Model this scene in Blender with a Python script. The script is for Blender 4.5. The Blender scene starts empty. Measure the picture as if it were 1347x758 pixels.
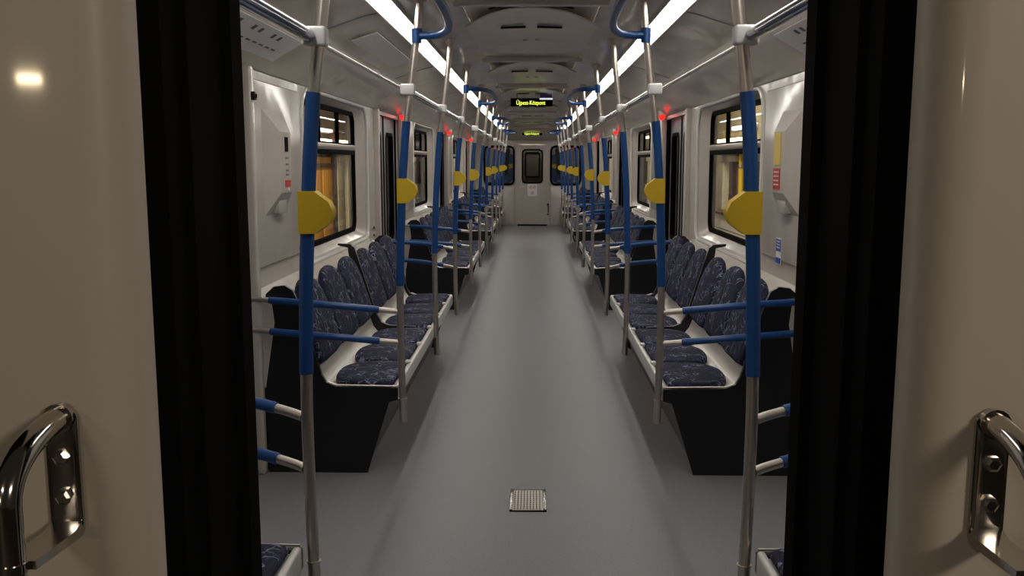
import bpy, bmesh, math, random
from mathutils import Vector, Matrix
random.seed(5)
C = bpy.context.scene.collection
PI = math.pi
CAMH = 1.42
PER = 4.65            # doorway to doorway
ZEND = 20.2
WX = 1.25             # inner wall face
POLES = [2.31, 4.0, 5.45, 6.9, 8.65, 10.1, 11.55, 13.3, 14.75, 16.2, 17.95]
DOORS = [2.68 + PER * k for k in range(4)]     # near edge of each doorway
DW = 1.30

# ------------------------------------------------------------------ materials
def mat(name, col, rough=.5, metal=0, spec=.5, emit=None, strength=0, coat=0, bump=None, noise=None):
    m = bpy.data.materials.new(name); m.use_nodes = True
    nt = m.node_tree; b = nt.nodes['Principled BSDF']
    b.inputs['Base Color'].default_value = (*col, 1)
    b.inputs['Roughness'].default_value = rough
    b.inputs['Metallic'].default_value = metal
    b.inputs['Specular IOR Level'].default_value = spec
    b.inputs['Coat Weight'].default_value = coat
    b.inputs['Coat Roughness'].default_value = .06
    if emit:
        b.inputs['Emission Color'].default_value = (*emit, 1)
        b.inputs['Emission Strength'].default_value = strength
    tc = nt.nodes.new('ShaderNodeTexCoord')
    if bump:
        sc, st, dist = bump
        n = nt.nodes.new('ShaderNodeTexNoise'); n.inputs['Scale'].default_value = sc
        n.inputs['Detail'].default_value = 2
        nt.links.new(tc.outputs['Object'], n.inputs['Vector'])
        bp = nt.nodes.new('ShaderNodeBump'); bp.inputs['Strength'].default_value = st
        bp.inputs['Distance'].default_value = dist
        nt.links.new(n.outputs['Fac'], bp.inputs['Height'])
        nt.links.new(bp.outputs['Normal'], b.inputs['Normal'])
        if coat: nt.links.new(bp.outputs['Normal'], b.inputs['Coat Normal'])
    if noise:
        sc, c2, lo, hi = noise
        n = nt.nodes.new('ShaderNodeTexNoise'); n.inputs['Scale'].default_value = sc
        n.inputs['Detail'].default_value = 4
        nt.links.new(tc.outputs['Object'], n.inputs['Vector'])
        r = nt.nodes.new('ShaderNodeValToRGB')
        r.color_ramp.elements[0].position = lo; r.color_ramp.elements[0].color = (*col, 1)
        r.color_ramp.elements[1].position = hi; r.color_ramp.elements[1].color = (*c2, 1)
        nt.links.new(n.outputs['Fac'], r.inputs['Fac'])
        nt.links.new(r.outputs['Color'], b.inputs['Base Color'])
    return m

M = {}
M['ivory'] = mat('ivory_panel', (.53, .488, .44), .2, spec=.6, bump=(2.6, .25, .06))
M['ceil'] = mat('ceiling_laminate', (.70, .65, .585), .15, spec=.75, bump=(1.6, .3, .06))
M['ceil_mid'] = mat('ceiling_grey', (.74, .69, .62), .22, spec=.6, bump=(3, .2, .04))
M['trimw'] = mat('white_trim', (.70, .68, .65), .18, spec=.7)
M['ext'] = mat('ivory_exterior_paint', (.62, .555, .465), .4, spec=.3, coat=.45, bump=(1.2, .05, .04))
M['black'] = mat('black_rubber', (.004, .0035, .0035), .8, spec=.04)
M['blackgloss'] = mat('black_plastic', (.010, .010, .012), .35, spec=.4)
M['dark'] = mat('dark_void', (.004, .004, .004), .9, spec=.1)
M['floor'] = mat('floor_vinyl', (.19, .192, .205), .42, spec=.45, noise=(140, (.235, .236, .247), .35, .7))
M['steel'] = mat('brushed_steel', (.62, .57, .52), .38, metal=1)
M['chrome'] = mat('chrome', (.62, .59, .55), .13, metal=1)
M['blue'] = mat('blue_coating', (.008, .062, .225), .36, spec=.5)
M['bluegloss'] = mat('blue_gloss_rail', (.010, .05, .15), .12, spec=.7, coat=1)
M['edge'] = mat('surround_gloss', (.66, .63, .58), .08, spec=.8, coat=1)
M['yellow'] = mat('yellow_plastic', (.62, .42, .02), .5, spec=.4)
M['doorgrey'] = mat('door_leaf_grey', (.30, .30, .31), .3, metal=.3)
M['shell'] = mat('seat_shell_ivory', (.62, .59, .54), .25, spec=.5)
M['fascia'] = mat('seat_fascia_light_grey', (.60, .59, .57), .3)
M['light'] = mat('lamp_diffuser', (.9, .9, .9), .4, emit=(1.0, .945, .87), strength=12)
M['red'] = mat('red_lamp', (.5, .01, .01), .3, emit=(1, .02, .015), strength=1.5)
M['led'] = mat('led_letters', (.3, .3, .02), .5, emit=(.85, 1.0, .12), strength=1.6)
M['white'] = mat('white_print', (.75, .75, .74), .4)
M['labelblue'] = mat('blue_print', (.03, .10, .42), .4)
M['labelred'] = mat('red_print', (.55, .04, .03), .4)
M['labelyel'] = mat('yellow_print', (.66, .50, .10), .4)
M['ink'] = mat('grey_ink', (.10, .10, .14), .5)
M['poster'] = mat('pale_poster', (.86, .86, .88), .3)
M['sticker'] = mat('pale_reflection_plate', (.88, .88, .90), .2)  # pale colour that paints a bright reflection on the ceiling panel
M['orange'] = mat('orange_paint', (.60, .27, .03), .4, noise=(2, (.66, .34, .06), .3, .7))
M['cream'] = mat('cream_paint', (.55, .50, .36), .5)
M['brown'] = mat('brown_paint', (.10, .055, .035), .5)
M['conc'] = mat('depot_concrete', (.12, .11, .10), .7, noise=(3, (.17, .16, .14), .3, .7))
M['warm'] = mat('warm_lamp', (.9, .8, .6), .4, emit=(1, .78, .42), strength=9)
M['cool'] = mat('white_lamp', (.9, .9, .9), .4, emit=(.95, .97, 1), strength=9)
M['lit'] = mat('lit_strip', (.8, .8, .8), .4, emit=(.85, .9, 1), strength=.8)
M['beamdark'] = mat('beam_brown', (.05, .035, .025), .5)
M['beamtan'] = mat('beam_tan', (.26, .22, .13), .5)
M['coolD'] = mat('faint_lamp', (.8, .8, .8), .4, emit=(.9, .9, 1), strength=1.5)
M['violet'] = mat('violet_print', (.09, .07, .28), .4)

def fabric():
    m = bpy.data.materials.new('seat_fabric'); m.use_nodes = True
    nt = m.node_tree; N = nt.nodes; L = nt.links; b = N['Principled BSDF']
    b.inputs['Roughness'].default_value = .8; b.inputs['Specular IOR Level'].default_value = .25
    tc = N.new('ShaderNodeTexCoord')
    nz = N.new('ShaderNodeTexNoise'); nz.inputs['Scale'].default_value = 7; nz.inputs['Detail'].default_value = 2
    L.new(tc.outputs['Object'], nz.inputs['Vector'])
    mx = N.new('ShaderNodeMixRGB'); mx.blend_type = 'LINEAR_LIGHT'; mx.inputs[0].default_value = .18
    L.new(tc.outputs['Object'], mx.inputs[1]); L.new(nz.outputs['Color'], mx.inputs[2])
    def lines(scale, width, mscale, thr, c, prev):
        v = N.new('ShaderNodeTexVoronoi'); v.feature = 'DISTANCE_TO_EDGE'; v.inputs['Scale'].default_value = scale
        L.new(mx.outputs[0], v.inputs['Vector'])
        lt = N.new('ShaderNodeMath'); lt.operation = 'LESS_THAN'; lt.inputs[1].default_value = width
        L.new(v.outputs['Distance'], lt.inputs[0])
        n2 = N.new('ShaderNodeTexNoise'); n2.inputs['Scale'].default_value = mscale; n2.inputs['Detail'].default_value = 1
        L.new(tc.outputs['Object'], n2.inputs['Vector'])
        gt = N.new('ShaderNodeMath'); gt.operation = 'GREATER_THAN'; gt.inputs[1].default_value = thr
        L.new(n2.outputs['Fac'], gt.inputs[0])
        mu = N.new('ShaderNodeMath'); mu.operation = 'MULTIPLY'
        L.new(lt.outputs[0], mu.inputs[0]); L.new(gt.outputs[0], mu.inputs[1])
        mm = N.new('ShaderNodeMixRGB'); L.new(mu.outputs[0], mm.inputs[0])
        if prev is None: mm.inputs[1].default_value = (.008, .010, .030, 1)
        else: L.new(prev, mm.inputs[1])
        mm.inputs[2].default_value = (*c, 1)
        return mm.outputs[0]
    o = lines(17, .035, 9, .44, (.035, .04, .10), None)
    o = lines(11, .030, 13, .50, (.17, .18, .27), o)
    L.new(o, b.inputs['Base Color'])
    return m
M['fabric'] = fabric()

def glass(name, tint, gloss, ior):
    m = bpy.data.materials.new(name); m.use_nodes = True
    nt = m.node_tree; N = nt.nodes; L = nt.links
    N.remove(N['Principled BSDF']); out = N['Material Output']
    t = N.new('ShaderNodeBsdfTransparent'); t.inputs[0].default_value = (*tint, 1)
    g = N.new('ShaderNodeBsdfGlossy'); g.inputs['Roughness'].default_value = .02
    g.inputs[0].default_value = (1, 1, 1, 1)
    f = N.new('ShaderNodeLayerWeight'); f.inputs[0].default_value = .5
    p = N.new('ShaderNodeMath'); p.operation = 'POWER'; p.inputs[1].default_value = 5
    L.new(f.outputs['Facing'], p.inputs[0])
    a = N.new('ShaderNodeMath'); a.operation = 'MULTIPLY_ADD'; a.inputs[1].default_value = ior; a.inputs[2].default_value = gloss
    L.new(p.outputs[0], a.inputs[0])
    mx = N.new('ShaderNodeMixShader'); L.new(a.outputs[0], mx.inputs[0])
    L.new(t.outputs[0], mx.inputs[1]); L.new(g.outputs[0], mx.inputs[2]); L.new(mx.outputs[0], out.inputs[0])
    return m
M['glass'] = glass('window_glass', (.93, .93, .91), .03, .35)
M['darkglass'] = glass('dark_glass', (.40, .40, .38), .08, .5)
M['mirrorglass'] = glass('end_window_glass', (.30, .30, .30), .30, .4)

# ------------------------------------------------------------------ mesh helpers
class MB:
    def __init__(s): s.bm = bmesh.new()
    def face(s, pts):
        vs = [s.bm.verts.new(p) for p in pts]
        return s.bm.faces.new(vs)
    def box(s, x0, x1, y0, y1, z0, z1, bev=0, seg=2):
        r = bmesh.ops.create_cube(s.bm, size=1)
        for v in r['verts']:
            v.co = Vector(((x0 + x1) / 2 + v.co.x * (x1 - x0), (y0 + y1) / 2 + v.co.y * (y1 - y0), (z0 + z1) / 2 + v.co.z * (z1 - z0)))
        if bev:
            es = list({e for v in r['verts'] for e in v.link_edges})
            bmesh.ops.bevel(s.bm, geom=es, offset=bev, segments=seg, affect='EDGES', profile=.5)
        return s
    def tube(s, pts, r, seg=12, caps=True, closed=False):
        pts = [Vector(p) for p in pts]; n = len(pts); rings = []
        rs = r if isinstance(r, (list, tuple)) else [r] * n
        up = None
        for i, p in enumerate(pts):
            if closed: d = pts[(i + 1) % n] - pts[i - 1]
            else: d = pts[min(i + 1, n - 1)] - pts[max(i - 1, 0)]
            d.normalize()
            if up is None:
                up = Vector((0, 0, 1)) if abs(d.z) < .9 else Vector((0, 1, 0))
            a = d.cross(up).normalized(); b = a.cross(d).normalized(); up = b
            rings.append([s.bm.verts.new(p + rs[i] * (math.cos(t) * a + math.sin(t) * b)) for t in [2 * PI * k / seg for k in range(seg)]])
        m = n if closed else n - 1
        for i in range(m):
            A, B = rings[i], rings[(i + 1) % n]
            for k in range(seg): s.bm.faces.new((A[k], A[(k + 1) % seg], B[(k + 1) % seg], B[k]))
        if caps and not closed:
            s.bm.faces.new(rings[0][::-1]); s.bm.faces.new(rings[-1])
        return s
    def prism(s, poly, axis, a, b):
        """closed outline poly in the two other axes, extruded from a to b along axis"""
        def P(u, v, w):
            return {'x': (w, u, v), 'y': (u, w, v), 'z': (u, v, w)}[axis]
        A = [s.bm.verts.new(P(u, v, a)) for u, v in poly]; B = [s.bm.verts.new(P(u, v, b)) for u, v in poly]
        n = len(poly)
        for i in range(n): s.bm.faces.new((A[i], A[(i + 1) % n], B[(i + 1) % n], B[i]))
        s.bm.faces.new(A[::-1]); s.bm.faces.new(B)
        return s
    def sheet(s, prof, y0, y1, t=.01, ny=1):
        """open profile (x,z) thickened and extruded along y"""
        n = len(prof); off = []
        for i in range(n):
            a = Vector(prof[max(i - 1, 0)]); b = Vector(prof[min(i + 1, n - 1)])
            d = (b - a).normalized(); off.append((prof[i][0] - d.y * t, prof[i][1] + d.x * t))
        return s.prism(list(prof) + off[::-1], 'y', y0, y1)
    def loft(s, A, B, closed=True):
        a = [s.bm.verts.new(p) for p in A]; b = [s.bm.verts.new(p) for p in B]; n = len(A)
        for i in range(n if closed else n - 1): s.bm.faces.new((a[i], a[(i + 1) % n], b[(i + 1) % n], b[i]))
        return s
    def fan(s, pts): s.face(pts); return s
    def build(s, name, m, parent=None, smooth=True, ang=35, bevel=0):
        bm = s.bm
        if bevel:
            es = [e for e in bm.edges if len(e.link_faces) == 2 and e.calc_face_angle(0) > .6]
            bmesh.ops.bevel(bm, geom=es, offset=bevel, segments=2, affect='EDGES', profile=.5)
        bmesh.ops.recalc_face_normals(bm, faces=bm.faces)
        me = bpy.data.meshes.new(name); 
        if smooth:
            for f in bm.faces: f.smooth = True
            for e in bm.edges:
                if len(e.link_faces) == 2 and e.calc_face_angle(0) > math.radians(ang): e.smooth = False
        bm.to_mesh(me); bm.free()
        me.materials.append(m if not isinstance(m, str) else M[m])
        o = bpy.data.objects.new(name, me); C.objects.link(o)
        if parent: o.parent = parent
        return o

def rrect(y0, y1, z0, z1, r, n=6):
    if not isinstance(r, (list, tuple)): r = [r] * 4
    out = []
    for (cy, cz, a0, rr) in ((y1, z0, -PI / 2, r[0]), (y1, z1, 0, r[1]), (y0, z1, PI / 2, r[2]), (y0, z0, PI, r[3])):
        cy += -rr if cy == y1 else rr; cz += -rr if cz == z1 else rr
        for k in range(n + 1):
            a = a0 + PI / 2 * k / n; out.append((cy + rr * math.cos(a), cz + rr * math.sin(a)))
    return out

def tag(o, label=None, cat=None, group=None, kind=None):
    if label: o['label'] = label
    if cat: o['category'] = cat
    if group: o['group'] = group
    if kind: o['kind'] = kind
    return o
def thing(name, label, cat, loc=(0, 0, 0), group=None, kind=None):
    o = bpy.data.objects.new(name, None); C.objects.link(o); o.location = loc; o.empty_display_size = .1
    return tag(o, label, cat, group, kind)
def dup(root, loc, rot=0, label=None, name=None):
    def cp(o, par):
        c = o.copy(); C.objects.link(c)
        if par: c.parent = par
        for ch in [k for k in kids[o]]: cp(ch, c)
        return c
    kids = {}
    def walk(o):
        kids[o] = [k for k in o.children]
        for k in kids[o]: walk(k)
    walk(root)
    r = cp(root, None); r.location = loc; r.rotation_euler = (0, 0, rot)
    if label: r['label'] = label
    return r
def shift(pts, dx=0, dy=0, dz=0): return [(p[0] + dx, p[1] + dy, p[2] + dz) for p in pts]

ORD = ['first', 'second', 'third', 'fourth', 'fifth']
SIDE = {-1: 'left', 1: 'right'}

# ------------------------------------------------------------------ setting: floor
b = MB(); b.box(-WX, WX, 1.0, ZEND, -.08, 0)
b.build('floor', 'floor', smooth=False)['kind'] = 'structure'

# ------------------------------------------------------------------ setting: side walls, windows and doors
WT, WB = 1.83, 0.0
WIN = [(5.0 + PER * k, 6.95 + PER * k) for k in range(3)]
wn = 0
def wall_side(s):
    b = MB()
    X = lambda x: s * x
    def quad(y0, y1, z0, z1, x=WX): b.face([(X(x), y0, z0), (X(x), y1, z0), (X(x), y1, z1), (X(x), y0, z1)])
    segs = [(1.2, DOORS[0])] + [(DOORS[k] + DW, DOORS[k + 1]) for k in range(3)] + [(DOORS[3] + DW, ZEND)]
    for i, (a, c) in enumerate(segs):
        if 1 <= i <= 3:
            w0, w1 = WIN[i - 1]
            quad(a, w0 - .05, 0, WT); quad(w1 + .05, c, 0, WT); quad(w0 - .05, w1 + .05, 0, .78)
            inner = rrect(w0, w1, .84, 1.815, [.10, .16, .16, .10])
            n = len(inner)
            # plate around the rounded opening
            oy0, oy1, oz0, oz1 = w0 - .05, w1 + .05, .78, WT
            def proj(p):
                cy, cz = (w0 + w1) / 2, (.84 + 1.815) / 2
                dy, dz = p[0] - cy, p[1] - cz
                t = min(((oy1 - cy) / dy if dy > 0 else (oy0 - cy) / dy) if abs(dy) > 1e-6 else 9,
                        ((oz1 - cz) / dz if dz > 0 else (oz0 - cz) / dz) if abs(dz) > 1e-6 else 9)
                return (cy + dy * t, cz + dz * t)
            outer = [proj(p) for p in inner]
            for cc in ((oy0, oz0), (oy1, oz0), (oy1, oz1), (oy0, oz1)):   # the ring meets the corners of its plate
                j = min(range(n), key=lambda q: (outer[q][0] - cc[0]) ** 2 + (outer[q][1] - cc[1]) ** 2); outer[j] = cc
            b.loft([(X(WX), *p) for p in outer], [(X(WX), *p) for p in inner])
            mid = rrect(w0 + .03, w1 - .03, .865, 1.795, [.10, .15, .15, .10])
            gl = rrect(w0 + .15, w1 - .15, .915, 1.765, [.06, .09, .09, .06])
            b.loft([(X(WX), *p) for p in inner], [(X(WX + .012), *p) for p in mid])
            b.loft([(X(WX + .012), *p) for p in mid], [(X(WX + .075), *p) for p in gl])
            b.loft([(X(WX + .075), *p) for p in gl], [(X(WX + .085), *p) for p in gl])
        else:
            quad(a, c, 0, WT)
        for y, in ((a,), (c,)):     # reveals of the doorways
            b.face([(X(WX), y, 0), (X(WX + .12), y, 0), (X(WX + .12), y, WT), (X(WX), y, WT)])
    # header above each doorway
    for d in DOORS:
        b.box(min(X(WX), X(WX + .1)), max(X(WX), X(WX + .1)), d, d + DW, 1.80, WT + .02)
    o = b.build('wall_' + SIDE[s], 'ivory', smooth=True, ang=30); o['kind'] = 'structure'
    # outer skin of the car body, with the same openings
    b = MB()
    for i, (a, c) in enumerate(segs):
        if 1 <= i <= 3:
            w0, w1 = WIN[i - 1]
            for y0, y1, z0, z1 in ((a, w0 + .13, 0, WT), (w1 - .02, c, 0, WT), (w0 + .13, w1 - .02, 0, .89), (w0 + .13, w1 - .02, 1.79, WT)):
                b.box(min(X(1.372), X(1.385)), max(X(1.372), X(1.385)), y0, y1, z0, z1)
        else:
            b.box(min(X(1.372), X(1.385)), max(X(1.372), X(1.385)), a, c, 0, WT)
    b.build('wall_%s_outer' % SIDE[s], 'ext', smooth=False)['kind'] = 'structure'
for s in (-1, 1): wall_side(s)

def frame_ring(b, y0, y1, z0, z1, w, x0, x1, r):
    """rounded rectangular frame of width w between planes x0 and x1"""
    O = rrect(y0, y1, z0, z1, r); I = rrect(y0 + w, y1 - w, z0 + w, z1 - w, max(r - w, .01))
    b.loft([(x0, *p) for p in O], [(x0, *p) for p in I]); b.loft([(x1, *p) for p in O], [(x1, *p) for p in I])
    b.loft([(x0, *p) for p in O], [(x1, *p) for p in O]); b.loft([(x0, *p) for p in I], [(x1, *p) for p in I])

def side_window(s, k, num):
    w0, w1 = WIN[k]; y0, y1 = w0 + .142, w1 - .142; z0, z1 = .907, 1.773
    t = thing('window_%d' % num, '%s %s car window with black gasket and hinged upper sash' % (ORD[k], SIDE[s]), 'window', kind='structure')
    X = s * (WX + .072)
    b = MB(); b.tube([(s * (WX - .002), *p) for p in rrect(w0, w1, .84, 1.815, [.10, .16, .16, .10])], .013, 8, closed=True); b.build('highlight_bead', 'trimw', t)  # pale bead added along the rim, its colour standing in for a highlight
    b = MB(); frame_ring(b, y0, y1, z0, z1, .028, X - .014, X + .014, .09); b.build('window_gasket', 'black', t)
    b = MB(); b.box(X - .022, X + .02, y0 + .02, y1 - .02, 1.495, 1.535, .006); b.build('transom', 'steel', t)
    b = MB(); b.box(X - .016, X + .018, y0 + .02, y1 - .02, 1.465, 1.495, .003); b.build('transom_seal', 'black', t)
    b = MB()
    for yy in (y0 + .55, y0 + 1.10): b.box(X - .014, X + .014, yy, yy + .02, 1.53, z1 - .02)
    b.box(X - .014, X + .014, y0 + .03, y1 - .03, 1.533, 1.545)
    b.build('sash_bars', 'black', t)
    b = MB(); b.box(X - .003, X + .003, y0 + .015, y1 - .015, z0 + .015, 1.47); b.build('glass', 'glass', t, smooth=False)
    b = MB(); b.box(X - .003, X + .003, y0 + .015, y1 - .015, 1.53, z1 - .01); b.build('sash_glass', 'glass', t, smooth=False)
num = 0
for s in (-1, 1):
    for k in range(3):
        num += 1; side_window(s, k, num)

def side_door(s, k, num):
    d = DOORS[k]
    t = thing('door_%d' % num, '%s %s sliding double door of the car, closed' % (ORD[k], SIDE[s]), 'door', kind='structure')
    X = s * (WX + .055); m = d + DW / 2
    for a, c in ((d, m - .006), (m + .006, d + DW)):
        b = MB()
        gy0, gy1, gz0, gz1 = a + .13, c - .13, .72, 1.66
        I = rrect(gy0, gy1, gz0, gz1, .07); cy, cz = (a + c) / 2, .0
        oy0, oy1, oz0, oz1 = a, c, .02, 1.81
        def proj(p):
            cy, cz = (a + c) / 2, (gz0 + gz1) / 2; dy, dz = p[0] - cy, p[1] - cz
            tt = min(((oy1 - cy) / dy if dy > 0 else (oy0 - cy) / dy) if abs(dy) > 1e-6 else 9,
                     ((oz1 - cz) / dz if dz > 0 else (oz0 - cz) / dz) if abs(dz) > 1e-6 else 9)
            return (cy + dy * tt, cz + dz * tt)
        O = [proj(p) for p in I]
        for x in (X - .015, X + .015): b.loft([(x, *p) for p in O], [(x, *p) for p in I])
        b.loft([(X - .015, *p) for p in I], [(X + .015, *p) for p in I]); b.loft([(X - .015, *p) for p in O], [(X + .015, *p) for p in O])
        # close the outline corners that the fan leaves open
        b.box(X - .014, X + .014, a, c, .02, .40); b.box(X - .014, X + .014, a, c, 1.72, 1.81)
        leaf = b.build('door_leaf', 'doorgrey', t, smooth=False)
        b = MB(); frame_ring(b, gy0 - .012, gy1 + .012, gz0 - .012, gz1 + .012, .03, X - .022, X + .022, .08); b.build('gasket', 'black', leaf)
        b = MB(); b.box(X - .003, X + .003, gy0, gy1, gz0, gz1); b.build('glass', 'darkglass', leaf, smooth=False)
    b = MB(); b.box(X - .022, X + .022, m - .02, m + .02, .02, 1.81, .006); b.build('door_seal', 'black', t)
    b = MB(); b.box(min(X, s * (WX - .02)), max(X, s * (WX - .02)), d, d + DW, 0, .012); b.build('sill_plate', 'steel', t, smooth=False)
    b = MB()
    for yy in (d - .012, d + DW - .012): b.box(X - .05, X + .03, yy, yy + .024, 0, 1.80, .004)
    b.build('jamb_seal', 'black', t)
num = 0
for s in (-1, 1):
    for k in range(4):
        num += 1; side_door(s, k, num)

# raised cover panels, window ledges and door posts on the walls
tn = 2
def trim(b, m='ivory', **kw):
    global tn
    tn += 1
    o = b.build('trim_%d' % tn, m, **kw); o['kind'] = 'structure'; return o
for s in (-1, 1):
    for k in range(4):
        a = DOORS[k] + DW
        b = MB(); x0, x1 = sorted((s * WX, s * (WX - .012)))
        b.box(x0, x1, a + .12, min(a + .95, ZEND), .93, 1.785, .008); trim(b)
        b = MB(); x0, x1 = sorted((s * (WX + .02), s * (WX - .045)))
        b.box(x0, x1, a - .0, a + .05, 0, 1.83, .012, 3); trim(b)
        b = MB(); b.box(x0, x1, DOORS[k] - .05, DOORS[k], 0, 1.83, .012, 3); trim(b)
    for k in range(3):
        b = MB(); y0, y1 = POLES[1 + 3 * k] + .02, POLES[3 + 3 * k] + .1
        pr = [(s * 1.25, .835), (s * 1.16, .79), (s * 1.15, .70), (s * 1.20, .4), (s * 1.25, .4)]
        b.prism(pr, 'y', y0, y1); trim(b, bevel=.006)

# ------------------------------------------------------------------ setting: ceiling
prof = [(1.25, 1.83), (1.225, 1.836), (1.17, 1.875), (1.09, 1.925), (1.03, 1.955), (1.012, 1.975)]
prof2 = [(1.012, 1.99), (.99, 2.012), (.88, 2.05), (.78, 2.082), (.705, 2.10)]
prof3 = [(.585, 2.108), (.55, 2.112), (.50, 2.118), (.44, 2.13), (.38, 2.142), (.33, 2.148)]
b = MB()
Y0, Y1 = 1.2, ZEND
for s in (-1, 1):
    b.sheet([(s * x, z) for x, z in (prof if s < 0 else prof[::1])], Y0, Y1, -.012 if s > 0 else .012)
    b.sheet([(s * x, z) for x, z in prof2], Y0, Y1, -.012 if s > 0 else .012)
    b.sheet([(s * x, z) for x, z in prof3], Y0, Y1, -.012 if s > 0 else .012)
b.build('ceiling', 'ceil', smooth=True, ang=25)['kind'] = 'structure'
b = MB(); b.box(-.34, .34, Y0, Y1, 2.165, 2.19)
b.build('ceiling_middle', 'ceil_mid', smooth=False)['kind'] = 'structure'
b = MB(); b.box(-1.3, 1.3, Y0 - .2, Y1 + .1, 2.24, 2.27)
for s in (-1, 1):
    x0, x1 = sorted((s * 1.27, s * 1.385)); b.box(x0, x1, Y0, Y1, 1.85, 2.25)
b.build('roof', 'ext', smooth=False)['kind'] = 'structure'
# white glossy edging between cove and upper panel
for s in (-1, 1):
    b = MB(); b.tube([(s * 1.012, Y0, 1.983), (s * 1.012, ZEND, 1.983)], .013, 12)
    trim(b, 'edge')
# cross ribs and panel joints
RIBS = [1.93 + 2.4 * k for k in range(8)]
for y in RIBS:
    b = MB(); b.box(-.36, .36, y - .03, y + .03, 2.125, 2.168, .012, 3); trim(b, 'ceil')
for s in (-1, 1):
    for y in RIBS:
        b = MB()
        for (xa, za), (xb, zb) in zip(prof2[1:-1], prof2[2:]):
            b.tube([(s * xa, y, za - .001), (s * xb, y, zb - .001)], .004, 6)
        trim(b, 'doorgrey')

# lighting strips
for s in (-1, 1):
    t = thing('ceiling_light', 'long glowing white light strip running along the %s edge of the ceiling' % SIDE[s], 'ceiling light', (s * .645, 0, 2.1))
    n = 8; L = (ZEND - .35 - Y0) / n
    for k in range(n):
        b = MB(); b.box(-.052, .052, Y0 + k * L + .003, Y0 + (k + 1) * L - .003, -.002, .012, .004); b.build('diffuser', 'light', t)
    for q in (-1, 1):
        b = MB(); b.box(min(q * .052, q * .064), max(q * .052, q * .064), Y0, ZEND - .35, -.008, .016, .003); b.build('light_trim', 'steel', t)

# air vents between the ribs
def air_vent():
    t = thing('air_vent', '', 'air vent', (0, 0, 0), 'ceiling air vents')
    nu, nv = 16, 8
    b = MB()
    def P(i, j):
        u = -1 + 2 * i / nu; v = j / nv
        yf = .17 + .30 * u * u
        y = yf + (2.0 - yf) * v
        z = 2.150 - .050 * u * u * (1 - v) - .022 * math.sin(PI * min(1, v * 1.4)) * (1 - u * u)
        return (.335 * u, y, z)
    g = [[b.bm.verts.new(P(i, j)) for j in range(nv + 1)] for i in range(nu + 1)]
    for i in range(nu):
        for j in range(nv): b.bm.faces.new((g[i][j], g[i + 1][j], g[i + 1][j + 1], g[i][j + 1]))
    b.build('hood', 'ceil_mid', t)
    b = MB(); b.tube([P(i, 0) for i in range(nu + 1)], .006, 6); b.build('hood_lip', 'trimw', t)
    b = MB(); up = []; lo = []
    for i in range(3, nu - 2):
        x, y, z = P(i, 0); u = x / .335
        lo.append((x, y - .004)); up.append((x, y - .004 - .075 * (1 - (u / .66) ** 2)))
    b.prism(lo + up[::-1][1:-1], 'z', 2.156, 2.163); b.build('duct_slot', 'dark', t, smooth=False)
    for q in (-1, 1):
        b = MB(); pts = [(q * x, y) for x, y in ((.03, .60), (.16, .64), (.165, .67), (.03, .65))]
        b.prism(pts, 'z', 2.118, 2.124); b.build('outlet_slot', 'dark', t, smooth=False)
        b = MB(); b.tube([(q * .035, 1.22, 2.126), (q * .035, 1.22, 2.134)], .014, 10); b.build('screw_cap', 'trimw', t)
    return t
v0 = air_vent()
VL = ['nearest grey domed air vent panel in the middle of the ceiling',
      'second grey domed air vent panel from the near end of the ceiling',
      'third grey domed air vent panel, in the bay before the first hanging display',
      'fourth grey domed air vent panel, in the bay of the first hanging display',
      'fifth grey domed air vent panel, just behind the first hanging display',
      'sixth grey domed air vent panel along the ceiling, third from the far wall',
      'last but one grey domed air vent panel before the far end wall']
for k in range(7):
    if k == 0: v0.location = (0, RIBS[0], 0); v0['label'] = VL[0]
    else: dup(v0, (0, RIBS[k], 0), 0, VL[k])

# ------------------------------------------------------------------ setting: far end wall
b = MB(); yb = ZEND
dx0, dx1, dh = -.335, .335, 1.79
wz0, wz1 = .905, 1.74
for s in (-1, 1):
    a, c = (.41, 1.05)
    xs = lambda u, v: sorted((s * u, s * v))
    for (u, v, z0, z1) in ((.335, .41, 0, 1.83), (1.05, 1.39, 0, 1.83), (.41, 1.05, 0, wz0), (.41, 1.05, wz1, 1.83)):
        x0, x1 = xs(u, v); b.box(x0, x1, yb, yb + .05, z0, z1)
b.box(dx0, dx1, yb, yb + .05, dh, 1.83); b.box(-1.39, 1.39, yb, yb + .05, 1.83, 2.25)
b.build('wall_far', 'ivory', smooth=False)['kind'] = 'structure'
for s in (-1, 1):
    b = MB(); x0, x1 = sorted((s * .40, s * 1.2)); b.box(x0, x1, yb - .02, yb, .02, .86, .008); trim(b)
b = MB(); b.prism([(yb - .75, 2.13), (yb, 1.885), (yb, 1.87), (yb - .05, 1.87), (yb - .80, 2.125)], 'x', -1.0, 1.0); trim(b, 'ceil')
b = MB(); b.box(-1.23, 1.23, yb - .03, yb, 1.865, 1.885, .004); trim(b, 'ceil_mid')
def xz_ring(b, x0, x1, z0, z1, w, ya, yc, r):
    O = rrect(x0, x1, z0, z1, r); I = rrect(x0 + w, x1 - w, z0 + w, z1 - w, max(r - w, .01))
    f = lambda P, y: [(p[0], y, p[1]) for p in P]
    b.loft(f(O, ya), f(I, ya)); b.loft(f(O, yc), f(I, yc)); b.loft(f(O, ya), f(O, yc)); b.loft(f(I, ya), f(I, yc))
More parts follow.
